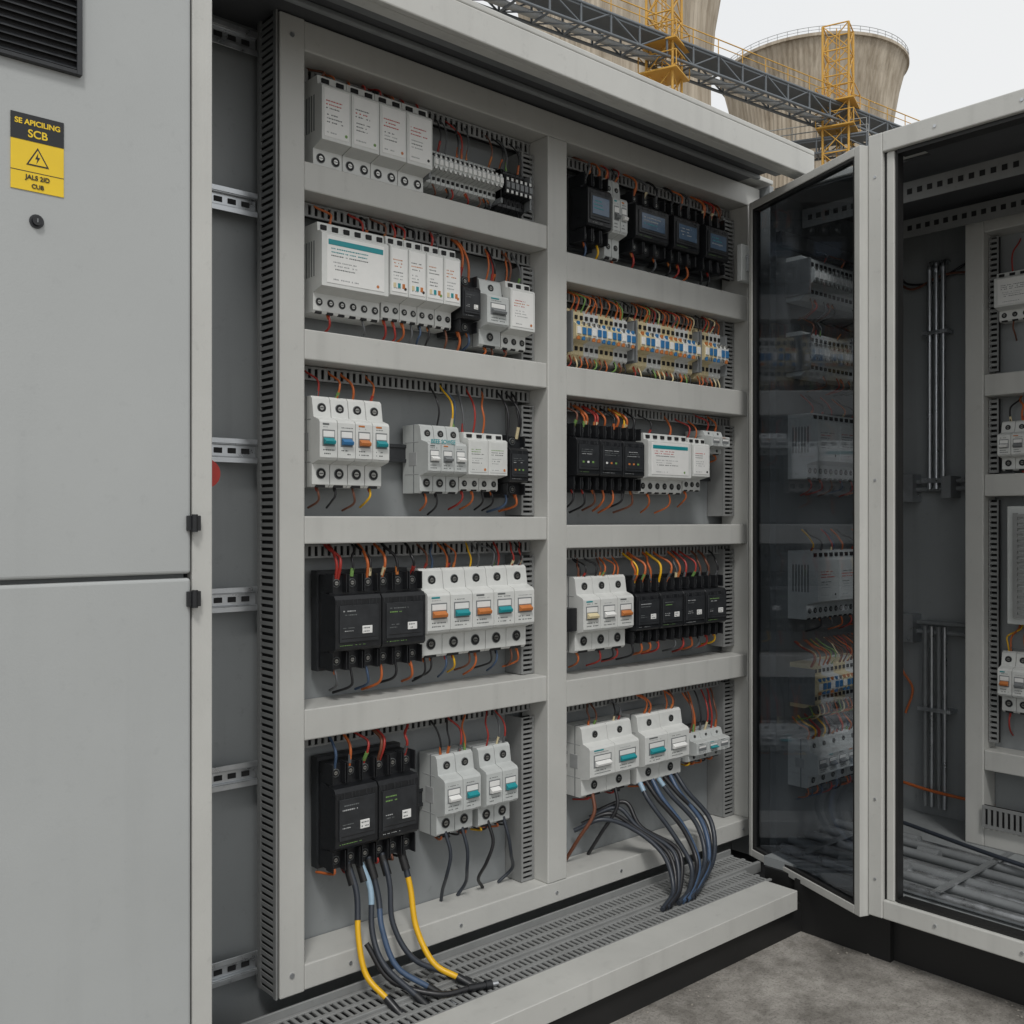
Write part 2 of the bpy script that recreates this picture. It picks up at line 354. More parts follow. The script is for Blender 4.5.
# ---- bay 2
contactor(1.872,1.965,.735,.915,1,.05,.06,mat=M0,face='blue_screen',label=False)
breaker(1.968,2.027,.708,.925,2,.05,.06,('grey_plastic','label_white'),'white_plastic_b',mat=M0,name='relay')
for a,b in ((2.059,2.200),(2.222,2.339),(2.368,2.478)):
    contactor(a,b,.740,.905,1,.06,.06,mat=M0,face='blue_screen',label=False)
termblock(1.834,2.064,.425,.558,12,.05,.04,mat=M0)
termblock(2.084,2.348,.42,.566,13,.045,.04,mat=M0)
termblock(2.368,2.483,.42,.572,6,.045,.04,mat=M0)
contactor(1.832,2.097,.08,.252,3,.05,.06,mat=M0,name='motor_controller',label=False)
module(2.112,2.30,.075,.243,1,.06,.06,stripe='teal',mat=M0,name='power_supply_module')
module(2.306,2.386,.085,.240,1,.06,.06,mat=M0,name='relay',cols=('red','print_grey'))
breaker(2.395,2.483,.198,.268,2,.05,.03,(None,),'white_plastic_b',mat=M0,name='relay')
breaker(1.856,2.052,-.350,-.150,3,.05,.05,('cream','label_white','orange'),mat=M0)
contactor(2.062,2.468,-.342,-.165,4,.07,.05,mat=M0)
breaker(1.880,2.074,-.735,-.548,2,.06,.02,('label_white','teal'),'white_plastic',mat=M0)
breaker(2.099,2.291,-.738,-.545,2,.06,.02,('teal','label_white'),'white_plastic',mat=M0)
breaker(2.325,2.483,-.712,-.628,3,.12,.02,(None,'teal'),'white_plastic_b',mat=M0,name='relay')

# ------------------------------------------------------------ slotted duct helpers
def slot_strip(mb,ax,a0,a1,fix,pitch=.016,bar=.0085,th=.004,m='duct_grey'):
    u0,u1,y0=fix
    n=int((a1-a0)/pitch)
    e=(u1-u0)*.14
    if ax=='z':
        mb.box(u0,u0+e,y0,y0+th,a0,a1,m); mb.box(u1-e,u1,y0,y0+th,a0,a1,m)
        for i in range(n+1):
            z=a0+i*pitch; mb.box(u0+e,u1-e,y0+.0005,y0+th-.0005,z,min(z+bar,a1),m)
        mb.box(u0+.001,u1-.001,y0+th+.012,y0+th+.014,a0,a1,'slot_dark')
    else:
        mb.box(a0,a1,y0,y0+th,u0,u0+e,m); mb.box(a0,a1,y0,y0+th,u1-e,u1,m)
        for i in range(n+1):
            x=a0+i*pitch; mb.box(x,min(x+bar,a1),y0+.0005,y0+th-.0005,u0+e,u1-e,m)
        mb.box(a0,a1,y0+th+.012,y0+th+.014,u0+.001,u1-.001,'slot_dark')

# ------------------------------------------------------------ main cabinet
cab=empty('electrical_cabinet')
F=MB(); FR='frame_paint'
F.box(.983,1.040,0,.10,-.972,1.032,FR)
F.box(1.729,1.796,0,.10,-.917,.968,FR)
F.box(2.574,2.637,0,.10,-.917,.968,FR)
F.box(1.040,2.637,.001,.10,.968,1.030,FR)
F.box(1.040,2.637,.001,.112,-.970,-.917,FR)
for z0,z1 in ((.682,.742),(.332,.395),(-.05,.008),(-.456,-.392)):
    F.box(1.0405,1.7285,.003,.112,z0,z1,FR)
for z0,z1 in ((.612,.688),(.320,.395),(-.073,-.013),(-.480,-.412)):
    F.box(1.7965,2.5735,.003,.112,z0,z1,FR)
F.obj('rack_frame',cab,.0028,M0,2)
Bm=MB()
for x in (1.15,1.45,1.76,2.0,2.3,2.55):
    Bm.cyl((x,-.0015,-.945),(x,.003,-.945),.004,'zinc',8)
for z in (-.93,.99): Bm.cyl((1.01,-.003,z),(1.01,.002,z),.0055,'zinc',6)
Bm.obj('bolts',cab,0,M0)
P=MB()
P.box(.45,2.66,.114,.13,-1.06,1.04,'panel_paint')
P.box(2.645,2.665,-.03,.112,-1.06,1.036,'panel_paint')
P.obj('back_panel',cab,0,M0)
D=MB()
for a,b,zt in ((1.045,1.728,.966),(1.045,1.728,.680),(1.045,1.728,.330),(1.045,1.728,-.052),(1.045,1.728,-.458),(1.80,2.572,.966),(1.80,2.572,.610),(1.80,2.572,.318),(1.80,2.572,-.075),(1.80,2.572,-.482)):
    slot_strip(D,'x',a,b,(zt-.030,zt-.001,.066))
for (u0,u1) in ((1.684,1.727),(2.518,2.572)):
    for z0,z1 in ((.745,.93),(.40,.64),(.012,.29),(-.39,-.09),(-.915,-.50)):
        slot_strip(D,'z',z0,z1,(u0,u1,.050),.0125,.0065)
        D.box(u0,u0+.003,.055,.112,z0,z1,'duct_grey')
x=.976
D.box(x,x+.004,.004,.016,-.972,1.035,'duct_grey'); D.box(x,x+.004,.070,.084,-.972,1.035,'duct_grey')
z=-.97
while z<1.03:
    D.box(x+.0005,x+.003,.016,.070,z,z+.0075,'duct_grey'); z+=.0145
D.box(x+.0055,x+.0066,.006,.084,-.972,1.035,'slot_dark')
D.obj('slotted_wiring_duct',cab,0,M0)
def rail(mb,x0,x1,zc,y=.095,h=.05):
    mb.box(x0,x1,y,y+.002,zc-h*.5,zc-h*.28,'zinc'); mb.box(x0,x1,y,y+.002,zc+h*.28,zc+h*.5,'zinc')
    mb.box(x0,x1,y+.002,y+.012,zc-h*.28,zc-h*.24,'zinc'); mb.box(x0,x1,y+.002,y+.012,zc+h*.24,zc+h*.28,'zinc')
    mb.box(x0,x1,y+.010,y+.012,zc-h*.24,zc+h*.24,'zinc')
    xx=x0+.012
    while xx<x1-.02:
        mb.box(xx,xx+.018,y+.0085,y+.0098,zc-h*.11,zc+h*.11,'slot_dark'); xx+=.030
DR=MB()
for zc in (.987,.652,.142,-.163,-.524,-.918):
    rail(DR,.60,.974,zc,y=.078)
DR.obj('mounting_rail',cab,.0006,M0)
DR=MB()
for a,b,zc in ((1.25,1.675,.155),(1.34,1.675,-.655),(1.80,1.87,.15),(2.40,2.50,.14),(1.80,1.86,-.26),(1.8,2.5,-.64)):
    DR.box(a,b,.088,.112,zc-.017,zc+.017,'black_plastic_b'); DR.box(a,b,.085,.088,zc-.021,zc-.013,'black_plastic_b'); DR.box(a,b,.085,.088,zc+.013,zc+.021,'black_plastic_b')
DR.box(1.80,1.852,.02,.10,-.29,-.23,'black_plastic')
DR.obj('device_rail',cab,.0006,M0)
C=MB()
C.box(.45,2.54,-.252,.13,1.042,1.056,FR)
C.box(.45,2.54,-.252,-.236,.978,1.042,FR)
C.box(.45,2.54,-.236,-.205,.978,.984,FR)
C.box(2.54,2.665,-.03,.13,1.042,1.056,FR)
C.box(.45,2.54,-.204,.113,1.034,1.0415,'underside_shade')
C.box(.45,2.54,-.15,-.12,1.016,1.0335,'panel_paint_shaded')
C.box(.45,2.54,-.07,-.055,1.022,1.0335,'panel_paint')
for x in (1.2,1.7,2.2): C.cyl((x,-.18,1.024),(x,-.18,1.034),.010,'print_grey')
C.obj('canopy',cab,.003,M0,2)
S=MB()
S.box(.60,2.36,-.312,-.210,-1.052,-1.0,FR)
S.box(.60,2.62,-.210,.10,-1.062,-1.045,'slot_dark')
for y0,y1 in ((-.205,-.112),(-.100,-.006)):
    x0,x1=.60,2.40
    if y0>-.15: x1=2.48
    S.box(x0,x1,y0,y0+.010,-1.012,-1.006,'duct_grey'); S.box(x0,x1,y1-.010,y1,-1.012,-1.006,'duct_grey'); S.box(x0,x1,(y0+y1)/2-.006,(y0+y1)/2+.006,-1.0115,-1.006,'duct_grey')
    x=x0
    while x<x1-.01:
        S.box(x,x+.008,y0+.010,y1-.010,-1.0125,-1.0065,'duct_grey'); x+=.0165
S.box(.60,2.48,-.112,-.100,-1.03,-1.000,'duct_grey')
S.box(.60,2.48,-.006,.0,-1.03,-.99,'duct_grey')
S.obj('cable_trough',cab,.0015,M0)
S=MB()
S.box(.5,2.44,-.29,-.27,-CZ,-1.052,'rubber'); S.obj('plinth',cab,0,M0)

# ------------------------------------------------------------ left cabinet
lc=empty('equipment_cabinet')
G=MB(); G.box(-.55,.664,-.275,.10,-1.06,1.2,'panel_paint'); G.box(-.5,.66,-.26,.1,-CZ,-1.06,'rubber'); G.obj('body',lc,0,M0)
G=MB(); G.box(-.55,.665,-.302,-.2755,-.085,1.2,'door_paint'); G.obj('upper_door',lc,.005,M0,3)
G=MB(); G.box(-.55,.665,-.302,-.2755,-1.05,-.092,'door_paint'); G.obj('lower_door',lc,.005,M0,3)
G=MB(); G.box(.669,.703,-.297,-.262,-1.06,1.2,'frame_paint'); G.box(.6645,.669,-.28,-.262,-1.06,1.2,'slot_dark')  # near-black strip paints the shadow between door and post
G.obj('corner_post',lc,.002,M0,2)
G=MB()
for z in (-.005,-.125): 
    G.box(.657,.679,-.308,-.300,z-.012,z+.012,'black_plastic'); G.cyl((.668,-.309,z-.014),(.668,-.309,z+.014),.005,'black_plastic',10)
G.cyl((.4345,-.304,.428),(.4345,-.300,.428),.010,'black_plastic_b',16); G.cyl((.4345,-.309,.428),(.4345,-.303,.428),.0068,'black_plastic',16); G.box(.4335,.4355,-.3100,-.3088,.425,.431,'grey_plastic')
G.obj('hinges_and_lock',lc,.0007,M0)
G=MB()
G.box(.10,.4955,-.3035,-.3015,.652,1.0,'slot_dark')
z=.662
while z<.99:
    G.prism([(-.3036,z),(-.3105,z-.003),(-.3105,z-.0015),(-.3036,z+.0045)],.108,.488,'black_plastic_b'); z+=.0112
G.box(.10,.108,-.312,-.3034,.652,1.0,'black_plastic_b'); G.box(.488,.4955,-.312,-.3034,.652,1.0,'black_plastic_b'); G.box(.108,.488,-.312,-.3034,.652,.658,'black_plastic_b')
G.obj('louvre_vent',lc,.0005,M0)
G=MB(); G.cyl((.737,-.20,.08),(.737,-.17,.08),.025,'red',20); G.cyl((.737,-.17,.08),(.737,-.12,.08),.017,'red',20); G.box(.70,.76,-.12,-.10,.05,.11,'grey_plastic'); G.box(.703,.712,-.26,-.10,.04,.10,'grey_plastic')
G.obj('red_isolator_switch',None,.002,M0)
G=MB(); G.box(.400,.4716,-.3034,-.3022,.470,.578,'warn_yellow'); G.box(.400,.4716,-.3039,-.3023,.541,.5785,'black_plastic')
G.box(.400,.4716,-.3037,-.3023,.4965,.4975,'black_plastic')
wl=G.obj('warning_sign',None,0,M0)
def tri(mb,cx,cz,s,y,m):
    vs=[(cx-s,y,cz-s*.577*1),(cx+s,y,cz-s*.577),(cx,y,cz+s*1.155)]
    mb.add(vs,[(0,1,2)],m)
G=MB(); tri(G,.4358,.5155,.0155,-.3039,'black_plastic'); tri(G,.4358,.5155,.0122,-.3041,'warn_yellow')
G.add([(.4365,-.3043,.5265),(.4322,-.3043,.5165),(.4352,-.3043,.5165),(.4338,-.3043,.5095),(.4390,-.3043,.5195),(.4358,-.3043,.5195)],[(0,1,2,5),(2,3,4,5)],'black_plastic')
G.obj('hazard_triangle',wl,0,ID)
text('heading','SE APICILING',(.4358,-.3042,CZ+.5635),.0105,'warn_yellow',wl,align='CENTER',bold=.0003)
text('code','SCB',(.4358,-.3042,CZ+.5465),.0155,'warn_yellow',wl,align='CENTER',bold=.0003)
text('line_a','JALS 2ID',(.4358,-.3042,CZ+.4865),.009,'black_plastic',wl,align='CENTER',bold=.0002)
text('line_b','CUB',(.4358,-.3042,CZ+.4745),.0085,'black_plastic',wl,align='CENTER',bold=.0002)

# ------------------------------------------------------------ right cabinet
rc=empty('electrical_cabinet')
X0=2.34; ye=-1.75
G=MB()
G.box(X0,X0+.05,-.566,-.528,-.995,.968,FR)
G.box(X0,X0+.06,ye,-.566,.918,.968,FR)
G.box(X0+.002,X0+.06,ye,-.566,-.995,-.948,FR)
G.box(X0+.004,X0+.05,ye,ye+.04,-.948,.918,FR)
G.box(X0+.004,X0+.03,-1.16,-1.10,-.948,.918,FR)
G.box(X0+.01,X0+.035,-.592,-.572,-.948,.918,FR)
G.box(X0+.05,3.22,ye,-.52,.955,.975,FR)
G.box(2.52,3.22,-.52,-.13,.955,.975,FR)
G.obj('front_frame',rc,.003,M0,2)
G=MB()
G.box(X0+.012,X0+.045,-.572,-.566,-.948,.918,'rubber')
G.box(X0+.016,X0+.045,-.598,-.592,-.948,.918,'rubber')
G.box(X0+.012,X0+.05,ye+.05,-.60,.908,.918,'rubber')
G.box(X0+.012,X0+.05,ye+.05,-.60,-.948,-.940,'rubber')
G.obj('gasket',rc,0,M0)
G=MB()
for z in (.86,.1,-.7,-.9):
    G.cyl((X0-.002,-.547,z),(X0+.002,-.547,z),.0035,'zinc',8)
for y in (-.7,-.9,-1.05): G.cyl((X0-.001,y,-.972),(X0+.004,y,-.972),.004,'zinc',8); G.cyl((X0-.002,y,.943),(X0+.003,y,.943),.004,'zinc',8)
G.obj('screws',rc,0,M0)
G=MB()
G.box(2.50,3.22,-.15,-.13,-.99,.955,'panel_paint_shaded')
G.box(3.20,3.22,ye,-.15,-.99,.955,'panel_paint')
G.box(X0+.06,3.20,ye,ye+.02,-.99,.955,'panel_paint')
G.box(2.44,3.20,ye+.02,-.15,-.99,-.965,'panel_paint')
G.box(X0+.065,3.195,ye+.03,-.60,.948,.9545,'underside_shade'); G.box(2.53,3.195,-.60,-.155,.948,.9545,'underside_shade')
G.obj('enclosure',rc,0,M0)
G=MB(); G.box(2.43,3.2,ye+.05,-.16,-CZ,-.99,'rubber'); G.box(2.41,2.43,-.55,-.27,-CZ,-.99,'rubber'); G.obj('plinth',rc,0,M0)
RK=Matrix.Translation((3.0,-.474,CZ))@Matrix.Rotation(-math.pi/2,4,'Z')
G=MB()
G.box(0,.055,0,.08,-1.0+.035,.914,FR); G.box(1.15,1.205,0,.08,-.965,.914,FR); G.box(.56,.62,0,.08,-.91,.85,FR)
G.box(.055,1.15,.001,.08,.85,.914,FR); G.box(.055,1.15,.001,.08,-.965,-.91,FR)
for z0,z1 in ((.366,.43),(.07,.135),(-.74,-.68)): 
    G.box(.0555,.5595,.003,.078,z0,z1,FR); G.box(.6205,1.1495,.003,.078,z0,z1,FR)
G.box(.13,.40,-.02,.078,-.30,.04,'white_plastic_b')
G.obj('inner_rack',rc,.003,RK,2)
G=MB()
slot_strip(G,'x',.056,.55,(-.905,-.84,-.012)); slot_strip(G,'z',-.66,.06,(.058,.085,.03)); slot_strip(G,'z',.14,.36,(.058,.085,.03)); slot_strip(G,'z',.44,.84,(.058,.085,.03)); slot_strip(G,'z',-.28,.02,(.15,.24,-.03))
G.box(.056,1.149,.0785,.09,-.93,.86,'panel_paint')
G.obj('rack_duct',rc,0,RK)
module(.085,.235,.585,.725,1,.10,.06,mat=RK,name='power_supply_module',cols=('print_grey',))
breaker(.245,.40,.60,.80,3,.04,.06,('teal',),mat=RK)
breaker(.095,.25,.145,.29,4,.07,.01,('label_white','grey_plastic'),'white_plastic',mat=RK)
breaker(.26,.42,.16,.29,4,.07,.01,('blue',),mat=RK)
breaker(.095,.26,-.565,-.385,4,.07,.10,('orange','grey_plastic'),'white_plastic',mat=RK)
contactor(.28,.50,-.57,-.39,2,.07,.1,mat=RK)
contactor(.66,.90,.5,.72,2,.06,.06,mat=RK); breaker(.66,1.0,.15,.30,6,.05,.01,('teal',),mat=RK); module(.66,.95,-.3,-.1,2,.05,.1,mat=RK)
G=MB()
for xx in (2.62,2.95):
    G.box(xx,xx+.004,ye+.05,-.16,.87,.925,'duct_grey')
    y=-.18
    while y>-1.2: G.box(xx-.001,xx+.0005,y-.014,y,.89,.905,'slot_dark'); y-=.028
G.box(2.5,3.2,-.17,-.152,.80,.84,'zinc'); 
G.obj('ceiling_rail',rc,0,M0)
G=MB()
for i,y in enumerate((-.285,-.307,-.33)):
    G.cyl((3.165,y,.10),(3.165,y,.80 if i!=1 else .83),.008,'zinc',10)
    G.tube([(3.165,y,.80),(3.165,y,.82),(3.18,y,.835),(3.20,y,.835)],.008,'zinc',10,4)
G.box(3.15,3.2,-.35,-.265,.12,.135,'zinc'); G.box(3.15,3.2,-.35,-.265,.60,.612,'zinc')
for i,y in enumerate((-.27,-.292,-.315,-.335)):
    G.cyl((3.165,y,-.93),(3.165,y,-.345),.007,'zinc' if i%2 else 'grey_plastic',10)
G.box(3.15,3.2,-.36,-.25,-.62,-.608,'zinc')
for z in (.10,.125,-.335,-.365): G.cyl((3.175,-.16,z),(3.175,-1.2,z),.008,'grey_plastic',10)
G.box(3.14,3.2,-.24,-.20,.06,.15,'zinc'); G.box(3.14,3.2,-.24,-.20,-.40,-.31,'zinc'); G.box(3.13,3.2,-.37,-.34,.07,.14,'grey_plastic')
G.obj('steel_conduit',None,0,M0)
G=MB()
for i in range(9):
    xx=2.47+i*.042; z=-.948
    G.tube([(xx+.03,-.17,z+.012*(i%2)),(xx+.01*(i%3),-.6,z+.01*(i%2)),(xx-.01,-1.5,z+.006)],.013,'zinc' if i%2==0 else 'grey_plastic',12,4)
    if i%2==0: G.cyl((xx+.02,-.36-.05*(i%4),z+.008),(xx+.02,-.42-.05*(i%4),z+.008),.017,'grey_plastic',12)
for y in (-.28,-.66,-1.0): G.box(2.44,2.87,y-.008,y+.008,-.926,-.920,'grey_plastic')
G.obj('floor_conduit',None,0,M0)
G=MB()
G.tube([(3.18,-.16,-.87),(3.15,-.3,-.875),(3.15,-.5,-.88),(3.14,-.9,-.88)],.005,'w_orange',8)
G.tube([(3.19,-.17,-.45),(3.17,-.19,-.5),(3.18,-.22,-.56),(3.17,-.2,-.64)],.004,'w_orange',8)
G.tube([(3.19,-.17,.82),(3.17,-.21,.78),(3.17,-.3,.77),(3.18,-.36,.8),(3.18,-.45,.84)],.004,'w_black',8)
G.tube([(3.19,-.17,.79),(3.17,-.23,.76),(3.17,-.33,.79),(3.18,-.45,.78)],.004,'w_brown',8)
G.tube([(2.9,-.17,-.9),(2.84,-.4,-.905),(2.76,-.7,-.91),(2.7,-1.1,-.92)],.006,'w_slate',8)
G.obj('control_cable',None,0,M0)
GD=Matrix.Translation((0,-.25,CZ))
termblock(2.55,2.88,.64,.77,14,.03,.05,'grey',mat=GD)
termblock(2.55,2.88,.42,.55,14,.04,.04,'grey',mat=GD)
module(2.56,2.90,.12,.31,3,.05,.05,mat=GD,plate='white_plastic_b',body='white_plastic_b')
module(2.56,2.90,-.29,-.09,3,.05,.05,mat=GD,plate='white_plastic_b',body='white_plastic_b')
termblock(2.57,2.88,-.55,-.42,14,.05,.05,'color',mat=GD)
breaker(2.56,2.88,-.78,-.64,6,.05,.05,('grey_plastic',),'white_plastic_b',mat=GD)
gd=empty('glass_door')
A=Vector((2.336,-.524,0)); Bp=Vector((2.52,-.06,0)); dv=(Bp-A); Wd=dv.length; ang=math.atan2(dv.y,dv.x)
DM=Matrix.Translation((A.x,A.y,CZ))@Matrix.Rotation(ang,4,'Z')
G=MB()
zb,zt=-1.0,.945
G.box(0,.022,-.012,.018,zb,zt,FR); G.box(Wd-.016,Wd,-.012,.018,zb,zt,FR)
G.box(.022,Wd-.016,-.0115,.018,zt-.022,zt,FR); G.box(.022,Wd-.016,-.0115,.018,zb,zb+.022,FR)
G.obj('door_frame',gd,.002,DM,2)
G=MB()
G.box(.022,.029,-.008,.016,zb+.022,zt-.022,'rubber'); G.box(Wd-.022,Wd-.016,-.008,.016,zb+.022,zt-.022,'rubber'); G.box(.029,Wd-.022,-.008,.016,zt-.029,zt-.022,'rubber'); G.box(.029,Wd-.022,-.008,.016,zb+.022,zb+.029,'rubber')
G.obj('door_gasket',gd,0,DM)
G=MB(); G.box(.029,Wd-.022,.002,.006,zb+.029,zt-.029,'tinted_glass'); G.obj('glass_pane',gd,0,DM)
G=MB()
for z in (.80,.05,-.85):
    G.cyl((-.006,-.016,z-.03),(-.006,-.016,z+.03),.006,'zinc',10)
    G.box(-.004,.018,-.0165,-.012,z-.018,z+.018,'zinc')
G.obj('hinges',gd,.0006,DM)
G=MB(); G.box(2.50,2.575,-.03,-.012,.72,.83,'white_plastic_b'); G.box(2.52,2.56,-.04,-.03,.75,.80,'zinc'); G.obj('door_catch',gd,.002,M0)

# ------------------------------------------------------------ power cables
def cable(name,pts,r,c,end=None,c2=None,split=.4):
    G=MB(); S=spline(pts,8)
    if c2:
        k=int(len(S)*split); G.tube(S[:k+1],r*1.05,c2,10,0); G.tube(S[k:],r,c,10,0)
    else: G.tube(S,r,c,10,0)
    if end:
        p=Vector(pts[-1]); q=Vector(pts[-2]); d=(p-q).normalized()
        G.cyl(p-d*.005,p+d*.035,r*1.4,end,10); G.cyl(p+d*.035,p+d*.05,r*1.75,end,10); G.cyl(p+d*.05,p+d*.065,r*.9,'zinc',8)
    return G.obj(name,None,0,M0)
cable('power_cable',[(1.16,.03,-.74),(1.165,.0,-.80),(1.15,-.03,-.88),(1.15,-.06,-.95),(1.17,-.11,-.99)],.0062,'w_yellow','black_plastic','w_slate',.42)
cable('power_cable',[(1.19,.03,-.74),(1.20,.0,-.80),(1.185,-.03,-.88),(1.19,-.07,-.94),(1.23,-.13,-.995)],.0062,'w_slate','black_plastic','w_lblue',.35)
cable('power_cable',[(1.215,.03,-.74),(1.22,.0,-.82),(1.21,-.03,-.88),(1.22,-.07,-.95),(1.27,-.12,-.993)],.0062,'w_blue','black_plastic','w_slate',.35)
cable('power_cable',[(1.25,.03,-.74),(1.25,.0,-.80),(1.245,-.02,-.88),(1.27,-.06,-.95),(1.34,-.10,-.992)],.0062,'w_slate','black_plastic')
cable('power_cable',[(1.30,.03,-.74),(1.305,.0,-.82),(1.30,-.03,-.90),(1.31,-.08,-.965),(1.345,-.125,-.993)],.0066,'w_yellow','black_plastic','w_slate',.2)
cable('power_cable',[(1.17,-.03,-.90),(1.20,-.08,-.97),(1.27,-.15,-.996),(1.34,-.17,-.998)],.006,'w_black','black_plastic')
G=MB()
for x in (1.16,1.19,1.215,1.25,1.30):
    G.cyl((x,.03,-.745),(x+.003,.012,-.785),.0095,'rubber',10)
G.obj('cable_gland',None,0,M0)
for x,k in ((1.43,.0),(1.48,.01),(1.56,-.01),(1.61,.02)):
    cable('power_cable',[(x,.035,-.73),(x+.005,.02,-.78),(x+.002+k,.03,-.83),(x+.02+k*2,.07,-.88),(x+.03,.09,-.915)],.0042,random.choice(['w_slate','w_black']))
cols=['w_slate','w_black','w_blue','w_slate','w_black','w_blue','w_slate']
for i in range(7):
    x=2.115+i*.026; j=U(-.02,.02)
    cable('power_cable',[(x,.035,-.735),(x+.01+j*.5,.0,-.78),(x+.055+j,-.05,-.86),(x+.065-.010*i+j*.5,-.10,-.94),(x+.0-.018*i,-.14,-.985),(x-.05-.02*i+j,-.16,-.998)],.0068,cols[i],c2='w_lblue' if i in(0,3) else None,split=.12)
for i in range(2):
    x=1.925+i*.09
    cable('power_cable',[(x,.035,-.73),(x-.01,.02,-.78),(x-.04,.05,-.85),(x-.05,.09,-.915)],.005,['w_brown','w_black'][i])
for i in range(4):
    cable('power_cable',[(1.91+.03*i,.09,-.84+.012*i),(1.97+.03*i,.04,-.81+.01*i),(2.04+.01*i,-.01,-.84),(2.08+.02*i,-.08,-.90),(2.06+.01*i,-.13,-.975),(1.98+.01*i,-.16,-.998)],.0062,['w_slate','w_black'][i%2])

# ------------------------------------------------------------ ground
G=MB(); G.add([(-400,-400,0),(700,-400,0),(700,700,0),(-400,700,0)],[(0,1,2,3)],'ground_concrete'); G.obj('ground')
# grit collected along the plinths
G=MB()
def stone(x,y,s):
    vs=[]
    for (a,b,c) in ((1,0,0),(-1,0,0),(0,1,0),(0,-1,0),(0,0,1),(0,0,-.3),):
        vs.append((x+a*s*U(.6,1.2),y+b*s*U(.6,1.2),s*.25+c*s*U(.4,.8)))
    G.add(vs,[(0,2,4),(2,1,4),(1,3,4),(3,0,4),(2,0,5),(1,2,5),(3,1,5),(0,3,5)],'stone')
for i in range(170):
    if R()<.5: stone(U(1.3,2.4),-.292-abs(random.gauss(0,.03)),U(.0012,.0045))
    else: stone(2.425-abs(random.gauss(0,.035)),U(-1.4,-.35),U(.0012,.005))
for i in range(70): stone(U(1.5,2.4),U(-1.2,-.35),U(.0008,.0025))
G.obj('gravel')

# ------------------------------------------------------------ far background
fw=Vector((.66,.751,0)); rt=Vector((.751,-.66,0)); cam0=Vector((0,-1.83,0))
def P(px,d): return cam0+fw*d+rt*((px-512)/1000*d)
def cooling_tower(loc):
    G=MB(); n=110; prof=[(0,27),(8,24.6),(20,21.4),(35,18.2),(50,16.0),(62,15.2),(72,15.1),(82,15.8),(90,17.2),(94.6,18.4),(95.6,18.8)]
    prof=[(7 if i==0 else z,r) for i,(z,r) in enumerate(prof)]
    vs=[];fs=[]
    for z,r in prof:
        for k in range(2*n):
            a=2*math.pi*k/(2*n); rr=r+(.22 if k%2 else 0); vs.append((rr*math.cos(a),rr*math.sin(a),z))
    M=2*n
    for i in range(len(prof)-1):
        for k in range(M): fs.append((i*M+k,i*M+(k+1)%M,(i+1)*M+(k+1)%M,(i+1)*M+k))
    G.add(vs,fs,'tower_concrete')
    vi=[];fi=[]
    for z,r in prof:
        for k in range(n): a=2*math.pi*k/n; vi.append(((r-.6)*math.cos(a),(r-.6)*math.sin(a),z))
    for i in range(len(prof)-1):
        for k in range(n): fi.append((i*n+k,(i+1)*n+k,(i+1)*n+(k+1)%n,i*n+(k+1)%n))
    G.add(vi,fi,'tower_concrete')
    def ring(r0,r1,z0,z1,m):
        vs=[];fs=[]
        for (r,z) in ((r0,z0),(r1,z0),(r1,z1),(r0,z1)):
            for k in range(n): a=2*math.pi*k/n; vs.append((r*math.cos(a),r*math.sin(a),z))
        for j in range(4):
            for k in range(n): fs.append((j*n+k,j*n+(k+1)%n,((j+1)%4)*n+(k+1)%n,((j+1)%4)*n+k))
        G.add(vs,fs,m)
    ring(18.0,19.3,95.3,95.9,'tower_concrete')
    ring(19.15,19.22,97.0,97.08,'steel_light'); ring(19.15,19.22,96.4,96.46,'steel_light')
    for k in range(60):
        a=2*math.pi*k/60; G.tube([(19.18*math.cos(a),19.18*math.sin(a),95.9),(19.18*math.cos(a),19.18*math.sin(a),97.05)],.05,'steel_light',4,0)
    for k in range(40):
        a=2*math.pi*k/40; b=a+math.pi/40
        G.tube([(27*math.cos(a),27*math.sin(a),7.2),(28.5*math.cos(b),28.5*math.sin(b),0)],.35,'tower_concrete',6,0)
        G.tube([(27*math.cos(a),27*math.sin(a),7.2),(28.5*math.cos(a-math.pi/40),28.5*math.sin(a-math.pi/40),0)],.35,'tower_concrete',6,0)
    o=G.obj('cooling_tower'); o.location=loc; return o
cooling_tower(P(812,213)); cooling_tower(P(618,168))
